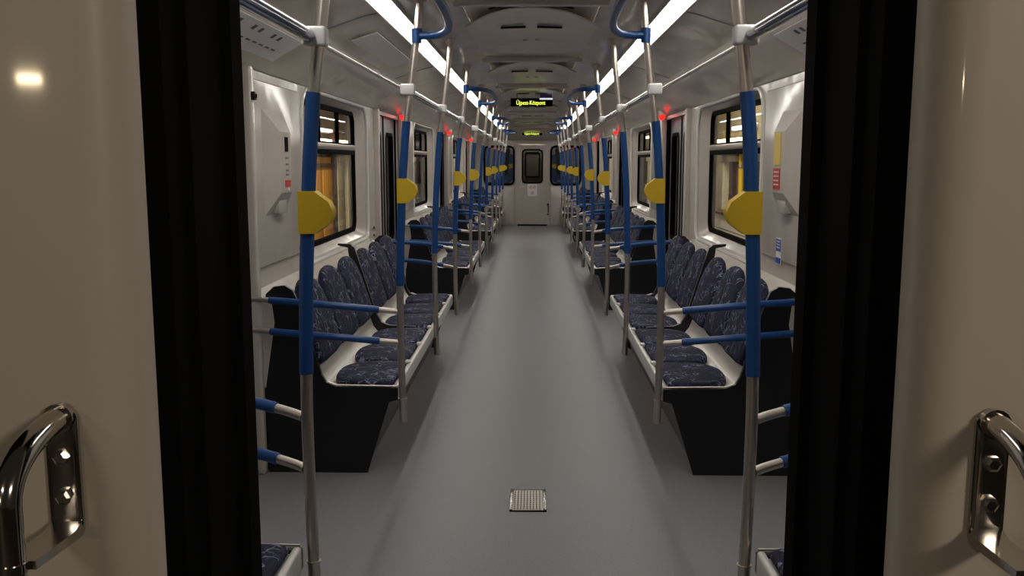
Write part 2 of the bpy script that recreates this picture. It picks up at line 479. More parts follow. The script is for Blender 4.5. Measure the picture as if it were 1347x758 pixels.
for s, num in ((-1, 7), (1, 8)):
    t = thing('window_%d' % num, 'rounded dark %s window beside the far end door' % SIDE[s], 'window', kind='structure')
    x0, x1 = sorted((s * .405, s * 1.055))
    b = MB(); xz_ring(b, x0 - .02, x1 + .02, wz0 - .02, wz1 + .02, .045, yb - .015, yb + .02, .13); b.build('window_gasket', 'black', t)
    b = MB(); b.box(x0, x1, yb + .008, yb + .014, wz0, wz1); b.build('glass', 'mirrorglass', t, smooth=False)
# end door
t = thing('door_9', 'ivory end door with a rounded window and paper notice at the far end of the car', 'door', kind='structure')
b = MB()
for (x0, x1, z0, z1) in ((-.325, -.22, .02, dh - .02), (.22, .325, .02, dh - .02), (-.22, .22, .02, .95), (-.22, .22, 1.66, dh - .02)):
    b.box(x0, x1, yb - .005, yb + .03, z0, z1)
dl = b.build('door_leaf', 'ivory', t, smooth=False)
b = MB(); xz_ring(b, -.235, .235, .93, 1.68, .032, yb - .02, yb + .03, .09); b.build('gasket', 'black', t)
b = MB(); b.box(-.22, .22, yb + .008, yb + .014, .94, 1.67); b.build('glass', 'darkglass', t, smooth=False)
b = MB(); xz_ring(b, -.375, .375, -.2, dh + .06, .045, yb - .03, yb, .16); b.build('door_frame', 'ivory', t)
b = MB(); b.box(-.33, .33, yb - .035, yb + .01, .0, .035, .003); b.build('kick_strip', 'black', t)
b = MB(); b.tube([(.345, yb - .05, .44), (.35, yb - .075, .42), (.35, yb - .075, .32), (.345, yb - .05, .30)], .012, 8)
b.box(.325, .365, yb - .05, yb, .24, .27); b.box(.325, .365, yb - .05, yb, .45, .50); b.build('door_handle', 'blackgloss', t)
b = MB(); b.tube([(-.28, yb - .03, .845), (-.20, yb - .045, .86), (-.17, yb - .03, .865)], .010, 8); b.build('latch_lever', 'steel', t)
# next car, seen through the end door's window
b = MB(); b.box(-.9, .9, yb + .75, yb + .80, -.1, 2.1); b.build('wall_next_car', 'ivory', smooth=False)['kind'] = 'structure'
b = MB(); xz_ring(b, -.17, .17, 1.05, 1.62, .03, yb + .72, yb + .75, .05); trim(b, 'black')
# notice
t = thing('notice', 'white paper notice with a red crossed-out figure on the far end door', 'sign', (0, yb - .008, .79))
b = MB(); b.box(-.105, .105, -.002, 0, -.135, .135); b.build('paper', 'white', t, smooth=False)
for cx, cz in ((-.04, .06), (.045, .06), (0, -.065)):
    b = MB(); b.tube([(cx + .032 * math.cos(a), -.004, cz + .032 * math.sin(a)) for a in [2 * PI * q / 16 for q in range(16)]], .004, 5, closed=True)
    b.tube([(cx - .022, -.004, cz - .022), (cx + .022, -.004, cz + .022)], .003, 5)
    b.tube([(cx, -.003, cz - .018), (cx, -.003, cz + .016)], .005, 5); b.build('symbol', 'labelred', t)

# ------------------------------------------------------------------ setting: near doorway and exterior face
EX = .373
for s in (-1, 1):
    JX = .363 if s < 0 else .354
    b = MB()
    # black jamb: a stepped lining with rubber lips
    prx = [(EX - JX + .002, .898), (EX - JX + .002, .905), (.0, .93), (.006, .94), (.006, .985), (-.002, .995), (-.002, 1.055), (.005, 1.065), (.005, 1.12), (-.006, 1.13), (-.006, 1.17), (.03, 1.185), (.12, 1.185), (.12, .898)]
    b.prism([(s * (JX + u), y) for u, y in prx], 'z', -.1, 2.3)
    o = b.build('trim_%d' % (1 if s < 0 else 2), 'black', smooth=True, ang=12); o['kind'] = 'structure'
    # ivory exterior panel with a rounded edge
    b = MB(); R = .045; pts = []
    for k in range(9):
        a = PI / 2 * k / 8; pts.append((EX + R - R * math.cos(a), .845 + R - R * math.sin(a)))
    W_ = .508 if s < 0 else .61
    pts = [(EX, .90)] + pts + [(W_, .845), (W_, .90)]
    b.prism([(s * u, y) for u, y in pts], 'z', -.6, 2.6)
    o = b.build('wall_exterior_' + SIDE[s], 'ext', smooth=True, ang=60); o['kind'] = 'structure'
    b = MB(); x0, x1 = sorted((s * .49, s * 1.4)); b.box(x0, x1, .90, .93, -.6, 2.6); b.build('wall_gangway_' + SIDE[s], 'black', smooth=False)['kind'] = 'structure'
    b = MB(); x0, x1 = sorted((s * .40, s * 1.39)); b.box(x0, x1, 1.15, 1.2, -.1, 2.25); b.build('wall_near_' + SIDE[s], 'blackgloss', smooth=False)['kind'] = 'structure'
b = MB(); b.box(-1.39, 1.39, .88, 1.2, 2.15, 2.6); b.build('wall_near_header', 'black', smooth=False)['kind'] = 'structure'

def ext_handle(s, label):
    t = thing('grab_handle', label, 'handle', (s * .443, .845, 1.12))
    b = MB(); b.box(-.016, .016, -.006, 0, -.055, .062, .005, 3); b.build('mount_plate', 'chrome', t)
    for z in (.018, -.022):
        b = MB(); b.tube([(0, -.006, z), (0, -.011, z), (0, -.013, z)], [.008, .008, .005], 6); b.build('bolt', 'chrome', t)
    pts = []
    for k in range(11):
        a = PI / 2 * k / 10
        pts.append((s * .004 * math.sin(a), -.094 * math.sin(a), .056 - .055 * (1 - math.cos(a))))
    pts += [(s * .004, -.094, z) for z in (-.03, -.08, -.14, -.2)]
    for k in range(1, 9):
        a = PI / 2 * k / 8
        pts.append((s * .004, -.094 * math.cos(a), -.2 - .055 * math.sin(a)))
    b = MB(); b.tube(pts, .0118, 16); b.build('grip_tube', 'chrome', t)
    b = MB(); b.tube([(s * .004, -.094, -.058), (s * .004, -.094, -.050)], .0135, 16); b.build('collar', 'chrome', t)
    b = MB(); 
    b.prism([(0, -.046), (-.02, -.052), (-.090, -.050), (-.090, -.058), (-.02, -.062), (-.006, -.062), (0, -.058)], 'x', -.015, .015)
    b.build('bracket', 'chrome', t, bevel=.0015)
    b = MB(); b.box(-.016, .016, -.006, 0, -.30, -.22, .005, 3); b.build('mount_plate', 'chrome', t)
    b = MB(); b.tube([(0, -.002, .056), (0, -.010, .056)], .0145, 16); b.build('flange', 'chrome', t)
ext_handle(-1, 'bent chrome grab handle bolted to the ivory panel left of the doorway')
ext_handle(1, 'bent chrome grab handle bolted to the ivory panel right of the doorway')

# ------------------------------------------------------------------ poles
PPX = [(.25, .571), (.5, .578), (.8, .580), (1.1, .572), (1.4, .555), (1.6, .538), (1.8, .508), (1.95, .488), (2.115, .468)]
def px(z):
    for (a, xa), (c, xc) in zip(PPX, PPX[1:]):
        if z <= c:
            t = (z - a) / (c - a); return xa + (xc - xa) * t
    return PPX[-1][1]
def sx(z):      # smoothed
    return (px(max(.25, z - .08)) + px(z) * 2 + px(min(2.115, z + .08))) / 4
X0 = .578
def pole_proto(box):
    t = thing('handrail_pole', '', 'pole', (0, 0, 0), None)
    zs = [.25 + (2.118 - .25) * k / 28 for k in range(29)]
    b = MB(); b.tube([(sx(z) - X0, 0, z) for z in zs], .016, 14); b.build('pole_tube', 'steel', t)
    zs = [.872 + (1.59 - .872) * k / 12 for k in range(13)]
    b = MB(); b.tube([(sx(z) - X0, 0, z) for z in zs], .0185, 14); b.build('blue_sleeve', 'blue', t)
    b = MB(); b.tube([(sx(.25) - X0, 0, .25), (sx(.25) - X0, 0, .258), (sx(.36) - X0, 0, .35), (sx(.36) - X0, 0, .36)], [.013, .017, .017, .020], 14)
    b.build('foot_socket', 'steel', t)
    b = MB(); b.tube([(sx(2.09) - X0, 0, 2.085), (sx(2.1) - X0, 0, 2.10), (sx(2.11) - X0, 0, 2.122)], [.02, .03, .034], 14); b.build('ceiling_flange', 'steel', t)
    if box:
        x = sx(1.29) - X0
        b = MB(); o = [(x + .020, 1.238), (x + .020, 1.345), (x - .022, 1.345), (x - .058, 1.318), (x - .067, 1.297), (x - .067, 1.286), (x - .058, 1.265), (x - .022, 1.238)]
        b.prism(o, 'y', -.024, .024); yb_ = b.build('yellow_box', 'yellow', t, bevel=.004)
    return t
pA, pB = pole_proto(True), pole_proto(False)
usedA = usedB = False
def pole_label(s, i):
    S = SIDE[s]
    if i == 0: return '%s blue-sleeved pole with yellow box at the near corner seat' % S
    if i == 10: return '%s blue-sleeved pole with yellow box at the far corner seat' % S
    k, r = divmod(i - 1, 3)
    w = ['near end', 'middle', 'far end'][r]
    ex = '' if r == 1 else ' with yellow box'
    return '%s blue-sleeved steel pole%s at the %s of the %s six-seat bench' % (S, ex, w, ORD[k])
for s in (-1, 1):
    for i, y in enumerate(POLES):
        mid = i % 3 == 2
        rot = 0 if s > 0 else PI
        lab = pole_label(s, i)
        if mid:
            if not usedB: o = pB; usedB = True; o.location = (s * X0, y, 0); o.rotation_euler = (0, 0, rot); o['label'] = lab
            else: o = dup(pB, (s * X0, y, 0), rot, lab)
        else:
            if not usedA: o = pA; usedA = True; o.location = (s * X0, y, 0); o.rotation_euler = (0, 0, rot); o['label'] = lab
            else: o = dup(pA, (s * X0, y, 0), rot, lab)
        o['group'] = 'blue-sleeved poles without boxes' if mid else 'blue-sleeved poles with yellow boxes'

# side rails from pole to wall, in pairs at each bench end
def rail_proto(lower):
    t = thing('side_rail', '', 'handrail', (0, 0, 0), 'blue side rails at the bench ends')
    z0 = .755 if not lower else .615
    W = 1.232 - X0
    n = 24; pts = []
    for k in range(n + 1):
        u = k / n; x = .012 + (W - .012) * u
        pts.append((x, .075 * math.sin(PI * min(1, u * 1.0)) ** .8, z0 + .055 * (1 - (1 - u) ** 2.2)))
    b = MB(); b.tube(pts, .0125, 12); b.build('rail_tube', 'steel', t)
    b = MB(); b.tube(pts[3:22], .0158, 12); b.build('blue_sleeve', 'blue', t)
    x, y, z = pts[-1]
    b = MB(); b.tube([(x - .022, y, z), (x + .018, y, z)], .023, 14); b.box(x - .004, x + .018, y - .016, y + .016, z - .045, z + .022, .005); wb_ = b.build('wall_bracket', 'steel', t)
    b = MB(); b.tube([(x - .004, y, z - .034), (x - .009, y, z - .034)], .006, 6); b.build('bolt', 'steel', wb_)
    return t
rU, rL = rail_proto(False), rail_proto(True)
first = {True: True, False: True}
for s in (-1, 1):
    for i, y in enumerate(POLES):
        if i % 3 == 2: continue
        door_ahead = (i % 3 == 0)      # doorway lies beyond this pole
        for lower in (False, True):
            P = rL if lower else rU
            S = SIDE[s]; h = 'lower' if lower else 'upper'
            if i == 0: lab = '%s blue side rail at the near corner seat, %s side' % (h, S)
            elif i == 10: lab = '%s blue side rail at the far corner seat, %s side' % (h, S)
            else:
                k, r = divmod(i - 1, 3)
                lab = '%s blue side rail at the %s end of the %s six-seat bench, %s side' % (h, 'near' if r == 0 else 'far', ORD[k], S)
            # need bow toward doorway; a half turn about z flips x and y, so the other two cases use a mirrored mesh
            want = 1 if door_ahead else -1
            if first[lower]: o = P; first[lower] = False
            else: o = dup(P, (0, 0, 0), 0, lab)
            o['label'] = lab; o.location = (s * X0, y, 0)
            o.scale = (1, 1, 1)
            if s > 0 and want > 0: o.rotation_euler = (0, 0, 0)
            elif s < 0 and want < 0: o.rotation_euler = (0, 0, PI)
            elif s < 0: o.rotation_euler = (0, 0, 0); o.scale = (-1, 1, 1)
            else: o.rotation_euler = (0, 0, PI); o.scale = (-1, 1, 1)

# overhead rails along the benches
RZ = 1.725
def over_rail(s, ps, y0, y1, label):
    t = thing('overhead_rail', label, 'handrail', (s * sx(RZ), (y0 + y1) / 2, RZ), 'blue overhead rails above the benches')
    m = (y0 + y1) / 2
    b = MB(); b.tube([(s * .022, y0 - m, 0), (s * .022, y1 - m, 0)], .0165, 14); b.build('rail_tube', 'bluegloss', t)
    for p in ps:
        b = MB(); b.box(*sorted((s * -.020, s * .042)), p - m - .022, p - m + .022, -.024, .024, .008, 3); b.build('connector', 'white', t)
for s in (-1, 1):
    S = SIDE[s]
    over_rail(s, [2.31], 1.2, 2.31, 'blue overhead rail above the %s corner seat nearest the camera' % S)
    for k in range(3):
        p = POLES[1 + 3 * k:4 + 3 * k]
        over_rail(s, p, p[0], p[2], 'blue overhead rail above the %s %s six-seat bench' % (S, ORD[k]))
    over_rail(s, [17.95], 17.95, ZEND, 'blue overhead rail above the %s corner seat at the far end' % S)

# blue loops joining the poles across each doorway
def loop(s, ya, yb_, label):
    t = thing('overhead_loop', label, 'handrail', (s * sx(1.95), (ya + yb_) / 2, 1.95), 'bowed blue rails across the doorways')
    h = (yb_ - ya) / 2; n = 28; pts = []
    for k in range(n + 1):
        a = -PI / 2 + PI * k / n
        pts.append((-s * (.185 * abs(math.cos(a)) ** .55), h * math.copysign(abs(math.sin(a)) ** .8, math.sin(a)), .0))
    b = MB(); b.tube(pts, .0165, 12); b.build('loop_tube', 'blue', t)
    for q in (-1, 1):
        b = MB(); b.tube([(0, q * h, -.03), (0, q * h, .03)], .0215, 12); b.build('clamp', 'blue', t)
for s in (-1, 1):
    for k in range(4):
        loop(s, POLES[3 * k], POLES[3 * k + 1], 'bowed blue rail near the ceiling beside the %s %s doorway' % (ORD[k], SIDE[s]))

# ------------------------------------------------------------------ benches
def cushion(outline, mapf, th, dome=.010, inset=.02):
    """outline (u,v) loop; mapf(u,v,w) -> point with w the height above the shell"""
    b = MB(); cx = sum(p[0] for p in outline) / len(outline); cy = sum(p[1] for p in outline) / len(outline)
    def ring(f, w): return [b.bm.verts.new(mapf(cx + (u - cx) * f, cy + (v - cy) * f, w)) for u, v in outline]
    R = [ring(.96, 0), ring(1, th * .35), ring(1, th * .7), ring(.965, th), ring(.90, th + dome * .4), ring(.6, th + dome * .8), ring(.25, th + dome)]
    n = len(outline)
    for A, B in zip(R, R[1:]):
        for i in range(n): b.bm.faces.new((A[i], A[(i + 1) % n], B[(i + 1) % n], B[i]))
    b.bm.faces.new(R[0][::-1]); b.bm.faces.new(R[-1])
    return b
def bench(n_seats, length, ends, mid, name='bench_seat'):
    """local frame: x from the car centre outwards, y along the car about the bench middle"""
    t = thing(name, '', 'bench', (0, 0, 0), 'patterned bench seats along the car')
    h = length / 2
    # shell: seat pan curving up into the back
    pr = [(.615, .392), (.75, .384), (.88, .384), (.93, .398), (.955, .43), (.972, .48), (1.0, .56), (1.075, .78), (1.09, .81)]
    b = MB(); b.sheet(pr, -h + .02, h - .02, -.014); b.build('shell', 'shell', t, ang=40)
    # front fascia
    b = MB(); b.box(.597, .620, -h + .02, h - .02, .338, .412, .009, 3)
    b.build('front_fascia', 'fascia', t)
    gap = .05 if mid else 0
    sw = (length - .036 - gap) / n_seats
    ys = []; y = -h + .018
    for k in range(n_seats):
        if mid and k == n_seats // 2: y += gap
        ys.append((y, y + sw)); y += sw
    for (a, c) in ys:
        g = .003; w = c - a - 2 * g; m = (a + c) / 2
        # pad outline, u = along car, v = from the front edge to the back; rounded at the rear
        o = []
        for k in range(17):
            q = PI * k / 16
            o.append((m + w / 2 * math.copysign(abs(math.cos(q)) ** .75, math.cos(q)), .765 + .155 * math.sin(q) ** .9))
        o += [(m - w / 2, .70), (m - w / 2, .65)] + [(m - w / 2 + .015, .628), (m + w / 2 - .015, .628)] + [(m + w / 2, .65), (m + w / 2, .70)]
        b = cushion(o, lambda u, v, ww: (v, u, .388 + ww), .034, .008); b.build('seat_pad', 'fabric', t, ang=60)
        # back outline
        o = []
        wb = w * 1.0
        H = .40
        for k in range(17):
            q = PI * k / 16
            o.append((m + wb / 2 * math.cos(q), H - .18 + .18 * math.sin(q) ** .9))
        o += [(m - wb / 2, .10), (m - wb / 2, .035), (m - wb / 2 * .93, .008), (m - wb / 2 * .5, 0), (m + wb / 2 * .5, 0), (m + wb / 2 * .93, .008), (m + wb / 2, .035), (m + wb / 2, .10)]
        d = Vector((.120, .375)).normalized(); nn = Vector((-d.y, d.x))
        b = cushion(o, lambda u, v, ww: (.975 + d.x * v + nn.x * (ww), u, .490 + d.y * v + nn.y * ww), .036, .010)
        b.build('backrest_pad', 'fabric', t, ang=60)
    for y in [q[1] for q in ys[:-1]]:
        b = MB(); b.box(.605, .632, y - .022, y + .022, .405, .424, .006); b.build('fascia_tab', 'fascia', t)
    # black end plates and middle divider
    def plate(y, th, full):
        if full:
            pp = [(.600, .400), (.88, .405), (.925, .425), (.945, .46), (.962, .52), (1.045, .80), (1.065, .845), (1.10, .868), (1.15, .862), (1.185, .83), (1.20, .76), (1.2, .0), (.745, .0), (.64, .335), (.600, .345)]
        else:
            pp = [(.70, .425), (.86, .432), (.905, .45), (.935, .50), (1.035, .82), (1.06, .905), (1.085, .925), (1.16, .93), (1.16, .918), (1.10, .905), (1.095, .86), (1.02, .60), (.975, .43), (.93, .39), (.70, .40)]
        b = MB(); b.prism(pp, 'y', y - th / 2, y + th / 2); return b
    for e in ends: plate(e * (h - .012), .022, True).build('end_plate', 'blackgloss', t, bevel=.003)
    if mid: plate(0, .032, False).build('divider', 'blackgloss', t, bevel=.003)
    for e in ends:
        b = MB(); b.tube([(.605, e * (h - .006), .408), (.88, e * (h - .006), .412), (.915, e * (h - .006), .425)], .0035, 8); b.build('edge_strip', 'steel', t)
    # heater box below
    b = MB(); b.prism([(.665, .33), (1.22, .33), (1.22, 0), (.765, 0)], 'y', -h + .03, h - .03); b.build('heater_box', 'blackgloss', t, bevel=.004)
    b = MB()
    for e in (-1, 0, 1):
        b.box(.60, 1.0, e * (h - .08) - .015, e * (h - .08) + .015, .335, .380)
    b.build('support_arm', 'blackgloss', t, smooth=False)
    return t
bp = bench(6, 2.86, (-1, 1), True)
used = False
WL = ['between the first and second doorways', 'between the second and third doorways', 'between the third and last doorways']
for s in (-1, 1):
    for k in range(3):
        y = POLES[2 + 3 * k]; lab = '%s six-seat bench in dark blue patterned fabric %s' % (SIDE[s], WL[k])
        if not used: o = bp; used = True; o['label'] = lab
        else: o = dup(bp, (0, 0, 0), 0, lab)
        o.location = (0, y, 0); o.rotation_euler = (0, 0, 0 if s > 0 else PI)
bn = bench(2, 1.03, (1,), False, 'corner_seat')
bn['category'] = 'bench'; bn['group'] = 'two-seat corner benches by the near doorway'
bn.location = (0, 1.785, 0); bn['label'] = 'right two-seat corner bench nearest the camera, mostly hidden by the black jamb'
# mirrored ends need their own mesh: the left copy turned round keeps its end plate on the far side
bn2 = bench(2, 1.03, (-1,), False, 'corner_seat'); bn2['group'] = 'two-seat corner benches by the near doorway'
bn2.location = (0, 1.785, 0); bn2.rotation_euler = (0, 0, PI); bn2['label'] = 'left two-seat corner bench nearest the camera, mostly hidden by the black jamb'
bf = bench(4, 2.12, (-1,), False, 'corner_seat'); bf['group'] = 'corner benches by the far wall'
bf.location = (0, 19.02, 0); bf['label'] = 'right corner bench against the far end wall'
bf2 = bench(4, 2.12, (1,), False, 'corner_seat'); bf2['group'] = 'corner benches by the far wall'
bf2.location = (0, 19.02, 0); bf2.rotation_euler = (0, 0, PI); bf2['label'] = 'left corner bench against the far end wall'

# ------------------------------------------------------------------ small fittings
# floor hatch
t = thing('floor_hatch', 'small checkered steel hatch set in the middle of the grey floor', 'floor hatch', (-.006, 3.69, 0))
b = MB(); b.box(-.062, .062, -.115, .115, .0, .004)
for i in range(9):
    for j in range(16):
        b.box(-.055 + i * .013 - .0035 + .0, -.055 + i * .013 + .0035, -.105 + j * .014 - .002, -.105 + j * .014 + .002, .004, .0062)
b.build('thin_plate', 'steel', t, smooth=False)
for q in (-1, 1):
    b = MB(); b.box(min(q * .064, q * .076), max(q * .064, q * .076), -.118, .118, 0, .009, .003); b.build('side_strip', 'chrome', t)
b = MB(); b.box(-.076, .076, -.124, -.117, .0, .003); b.box(-.076, .076, .117, .124, 0, .003); b.build('end_gap', 'black', t, smooth=False)

# red door lamps
def lamp():
    t = thing('warning_lamp', '', 'lamp', (0, 0, 0), 'red warning lamps over the doors')
    b = MB(); b.tube([(0, 0, .035), (0, 0, 0)], .042, 16); b.build('lamp_base', 'white', t)
    b = MB(); b.tube([(0, 0, 0), (0, 0, -.02), (0, 0, -.038), (0, 0, -.048)], [.036, .034, .025, .006], 16); b.build('dome', 'red', t)
    return t
l0 = lamp()
q = True
for s in (-1, 1):
    for k in range(4):
        lab = 'glowing red warning lamp above the %s %s doorway' % (ORD[k], SIDE[s]); loc = (s * 1.185, DOORS[k] + DW - (.12 if k else .40), 1.838)
        if q: l0.location = loc; l0['label'] = lab; q = False
        else: dup(l0, loc, 0, lab)

# wall intercom boxes
def intercom(s):
    S = SIDE[s]
    t = thing('intercom_box', {-1: 'ivory wall intercom with dark slot and red label, left of the first bench', 1: 'ivory wall box with yellow and red stickers, right of the first bench'}[s], 'intercom', (s * (WX - .012), 4.42, 0))
    X = lambda x: -s * x
    b = MB()
    def ring(x, y0, y1, z0, z1): return [(X(x), y0, z0), (X(x), y1, z0), (X(x), y1, z1), (X(x), y0, z1)]
    R = [ring(0, -.19, .16, 1.165, 1.66), ring(.055, -.09, .10, 1.27, 1.56)]
    b.loft(R[0], R[1]); b.face(R[1]); b.face(R[0])
    b.build('housing', 'ivory', t, smooth=False, bevel=.006)
    b = MB(); b.box(*sorted((X(.005), X(.035))), -.06, .09, 1.17, 1.262, .006); b.build('lower_cover', 'ivory', t)
    if s < 0:
        b = MB(); b.box(*sorted((X(.055), X(.058))), -.01, .045, 1.465, 1.535); b.build('slot_window', 'black', t, smooth=False)
        for z in (1.43, 1.40, 1.37, 1.35):
            b = MB(); b.box(*sorted((X(.055), X(.057))), .0, .05, z, z + .009); b.build('marking', 'ink', t, smooth=False)
        b = MB(); b.box(*sorted((X(.055), X(.058))), -.02, .07, 1.295, 1.328); b.build('red_label', 'labelred', t, smooth=False)
        b = MB(); b.tube([(X(.055), .02, 1.285), (X(.062), .02, 1.285)], .008, 10); b.build('button', 'white', t)
    else:
        b = MB(); b.box(*sorted((X(.055), X(.058))), -.03, .085, 1.40, 1.555); b.build('yellow_label', 'labelyel', t, smooth=False)
        b = MB(); b.box(*sorted((X(.055), X(.058))), -.03, .085, 1.285, 1.385); b.build('red_label', 'labelred', t, smooth=False)
        rl_ = [c for c in t.children if c.name.startswith('red_label')][0]
        for z in (1.305, 1.325, 1.345, 1.365):
            b = MB(); b.box(*sorted((X(.058), X(.0595))), -.015, .07, z, z + .006); b.build('marking', 'white', rl_, smooth=False)
for s in (-1, 1): intercom(s)
t = thing('sticker', 'small blue and white sticker on the right wall panel under the wall box', 'sticker', (WX - .0125, 4.56, .975))
b = MB(); b.box(-.002, 0, -.045, .045, -.065, .065); b.build('backing', 'white', t, smooth=False)
b = MB(); b.box(-.0035, -.002, -.042, .042, .0, .06); b.build('blue_field', 'labelblue', t, smooth=False)
b = MB(); b.box(-.0035, -.002, -.042, .042, -.062, -.032); b.build('blue_field', 'labelblue', t, smooth=False)
for z in (.015, .03, .045):
    b = MB(); b.box(-.0045, -.0035, -.03, .03, z, z + .006); b.build('marking', 'white', t, smooth=False)

# round locks on the pillar before the second left doorway
for z, lab in ((.90, 'upper of two small dark locks on the pillar behind the first left window'), (.84, 'lower of two small dark locks on the pillar behind the first left window')):
    t = thing('lock', lab, 'lock', (-WX, 7.16, z))
    b = MB(); b.tube([(0, 0, 0), (.006, 0, 0)], .017, 14); b.build('lock_plate', 'steel', t)
    b = MB(); b.tube([(.006, 0, 0), (.014, 0, 0)], .011, 10); b.build('lock_core', 'blackgloss', t)

# small dark camera box on the wall above the near left door
t = thing('wall_sensor', 'small dark square sensor beside the top of the near left doorway', 'sensor', (-WX + .048, 4.0, 1.70))
b = MB(); b.box(-.006, .012, -.016, .016, -.018, .018, .003); b.build('housing', 'blackgloss', t)
b = MB(); b.tube([(.012, -.0, 0), (.015, 0, 0)], .009, 12); b.build('lens', 'dark', t)

# posters on the cove, plus a pale plate that paints a reflection
def cove_plate(s, y0, y1, f0, f1, P, m, name, label, cat, marks=0):
    """flat plate lying on the straight run from profile point P[0] to P[1]"""
    (xa, za), (xb, zb) = P
    A = Vector((xa + (xb - xa) * f0, za + (zb - za) * f0)); B = Vector((xa + (xb - xa) * f1, za + (zb - za) * f1))
    d = (B - A).normalized(); n = Vector((d.y, -d.x))
    if n.y > 0: n = -n
    A += n * .004; B += n * .004
    t = thing(name, label, cat, (s * A.x, (y0 + y1) / 2, A.y)); m0 = (y0 + y1) / 2
    D = B - A
    b = MB(); b.prism([(0, 0), (s * D.x, D.y), (s * (D.x + n.x * .003), D.y + n.y * .003), (s * n.x * .003, n.y * .003)], 'y', y0 - m0, y1 - m0); b.build('sheet', m, t, smooth=False)
    rnd = random.Random(3)
    for k in range(marks):
        yy = y0 - m0 + .08 + (y1 - y0 - .2) * (k % 12) / 12; f = .70 if k < 12 else .35
        if k < 12 and k % 3 == 2: continue
        hh = .16 if k < 12 else .05
        P0 = A + D * f + n * .0035 - A; P1 = A + D * (f + hh) + n * .0035 - A
        b = MB(); b.prism([(s * P0.x, P0.y), (s * P1.x, P1.y), (s * (P1.x + n.x * .001), P1.y + n.y * .001), (s * (P0.x + n.x * .001), P0.y + n.y * .001)], 'y', yy, yy + (.03 if k < 12 else .05))
        b.build('lettering', 'ink', t, smooth=False)
cp = ((1.17, 1.872), (1.03, 1.953))
cove_plate(-1, 2.95, 4.2, .0, 1.0, cp, 'poster', 'route_poster', 'pale route poster with faint grey lettering over the first left doorway', 'poster', 24)
cove_plate(1, 2.95, 4.0, .0, 1.0, cp, 'poster', 'route_poster', 'pale route poster with faint grey lettering over the first right doorway', 'poster', 24)
cove_plate(-1, 4.75, 6.1, .25, .72, ((.99, 2.010), (.705, 2.098)), 'sticker', 'thin_plate', 'pale plate painting a reflection on the upper left ceiling panel above the first bench', 'plate')  # light reflection put in as a pale plate

# hanging displays
def display(y, z, text, label, w=.45):
    t = thing('led_display', label, 'display', (-.005, y, z))
    b = MB(); b.box(-w / 2, w / 2, 0, .06, -.043, .043, .006); b.build('housing', 'black', t)
    for q in (-1, 1):
        b = MB(); b.box(q * w * .35 - .012, q * w * .35 + .012, .02, .04, .04, .13 if z < 2.02 else .082); b.build('hanger', 'steel', t)
    cu = bpy.data.curves.new('lettering', 'FONT'); cu.body = text; cu.size = .062; cu.align_x = 'CENTER'; cu.align_y = 'CENTER'; cu.extrude = .0008; cu.offset = .0002
    tmp = bpy.data.objects.new('lettering_outline', cu); C.objects.link(tmp); bpy.context.view_layer.update()
    me = bpy.data.meshes.new_from_object(tmp.evaluated_get(bpy.context.evaluated_depsgraph_get())); bpy.data.objects.remove(tmp)
    me.materials.clear(); me.materials.append(M['led']); o = bpy.data.objects.new('lettering', me); C.objects.link(o); o.parent = t
    o.location = (-.01, -.003, -.008); o.rotation_euler = (PI / 2, 0, 0); o.scale = (.78, 1, 1)
    b = MB(); b.box(.09, .215, -.004, 0, .043, .085, .002); b.build('logo_plate', 'violet', t)
    b = MB(); b.box(.085, .225, -.006, -.001, .026, .043, .002); b.build('white_strip', 'lit', t)
display(9.95, 2.045, '\u00dajpest-K\u00f6zpont', 'black hanging display with yellow lettering, the nearer and larger one')
display(19.72, 2.005, '\u00dajpest-K\u00f6zpont', 'black display with yellow lettering over the far end door', w=.43)

# ------------------------------------------------------------------ depot outside the windows
b = MB(); b.box(-9, 9, -20, 60, -1.3, -1.2); b.build('floor_depot', 'conc', smooth=False)['kind'] = 'structure'
for s in (-1, 1):
    b = MB(); x0, x1 = sorted((s * 5.0, s * 5.2)); b.box(x0, x1, 4, 60, -1.2, 4.5); b.build('wall_depot_' + SIDE[s], 'conc', smooth=False)['kind'] = 'structure'
def outbox(name, label, cat, x0, x1, y0, y1, z0, z1, m, extra=None):
    t = thing(name, label, cat, ((x0 + x1) / 2, (y0 + y1) / 2, z0)); cx, cy = (x0 + x1) / 2, (y0 + y1) / 2
    b = MB(); b.box(x0 - cx, x1 - cx, y0 - cy, y1 - cy, 0, z1 - z0, .02); b.build('body', m, t)
    if extra: extra(t, x0 - cx, x1 - cx, y0 - cy, y1 - cy, z1 - z0)
    return t
def panels(t, x0, x1, y0, y1, h):
    n = 3
    for k in range(n):
        a = y0 + (y1 - y0) * k / n; c = y0 + (y1 - y0) * (k + 1) / n
        b = MB(); b.box(x1, x1 + .03, a + .05, c - .05, .3, h - .25, .01); b.build('door_panel', 'orange', t)
    b = MB(); b.box(x1, x1 + .04, y0, y1, h - .2, h - .12, .01); b.build('rail', 'brown', t)
outbox('orange_cabinet', 'tall orange cabinet outside the first left window', 'cabinet', -4.6, -4.0, 15.6, 18.2, -1.2, 1.5, 'orange', panels)
outbox('depot_post', 'narrow brown post outside the first left window beside the orange cabinet', 'post', -4.3, -4.0, 18.3, 18.75, -1.2, 1.56, 'brown')
def capital(t, x0, x1, y0, y1, h):
    b = MB(); b.box(x0 - .04, x1 + .04, y0 - .04, y1 + .04, h - .15, h, .01); b.build('capital', 'cream', t)
    b = MB(); b.box(x0 - .03, x1 + .03, y0 - .03, y1 + .03, 0, .2, .01); b.build('plinth', 'cream', t)
outbox('depot_column', 'first cream square column outside the left windows, just past the brown post', 'column', -4.5, -4.0, 18.85, 19.5, -1.2, 1.56, 'cream', capital)
outbox('depot_column', 'second cream square column outside the left windows, behind the first', 'column', -4.5, -4.0, 19.9, 21.0, -1.2, 1.56, 'cream', capital)
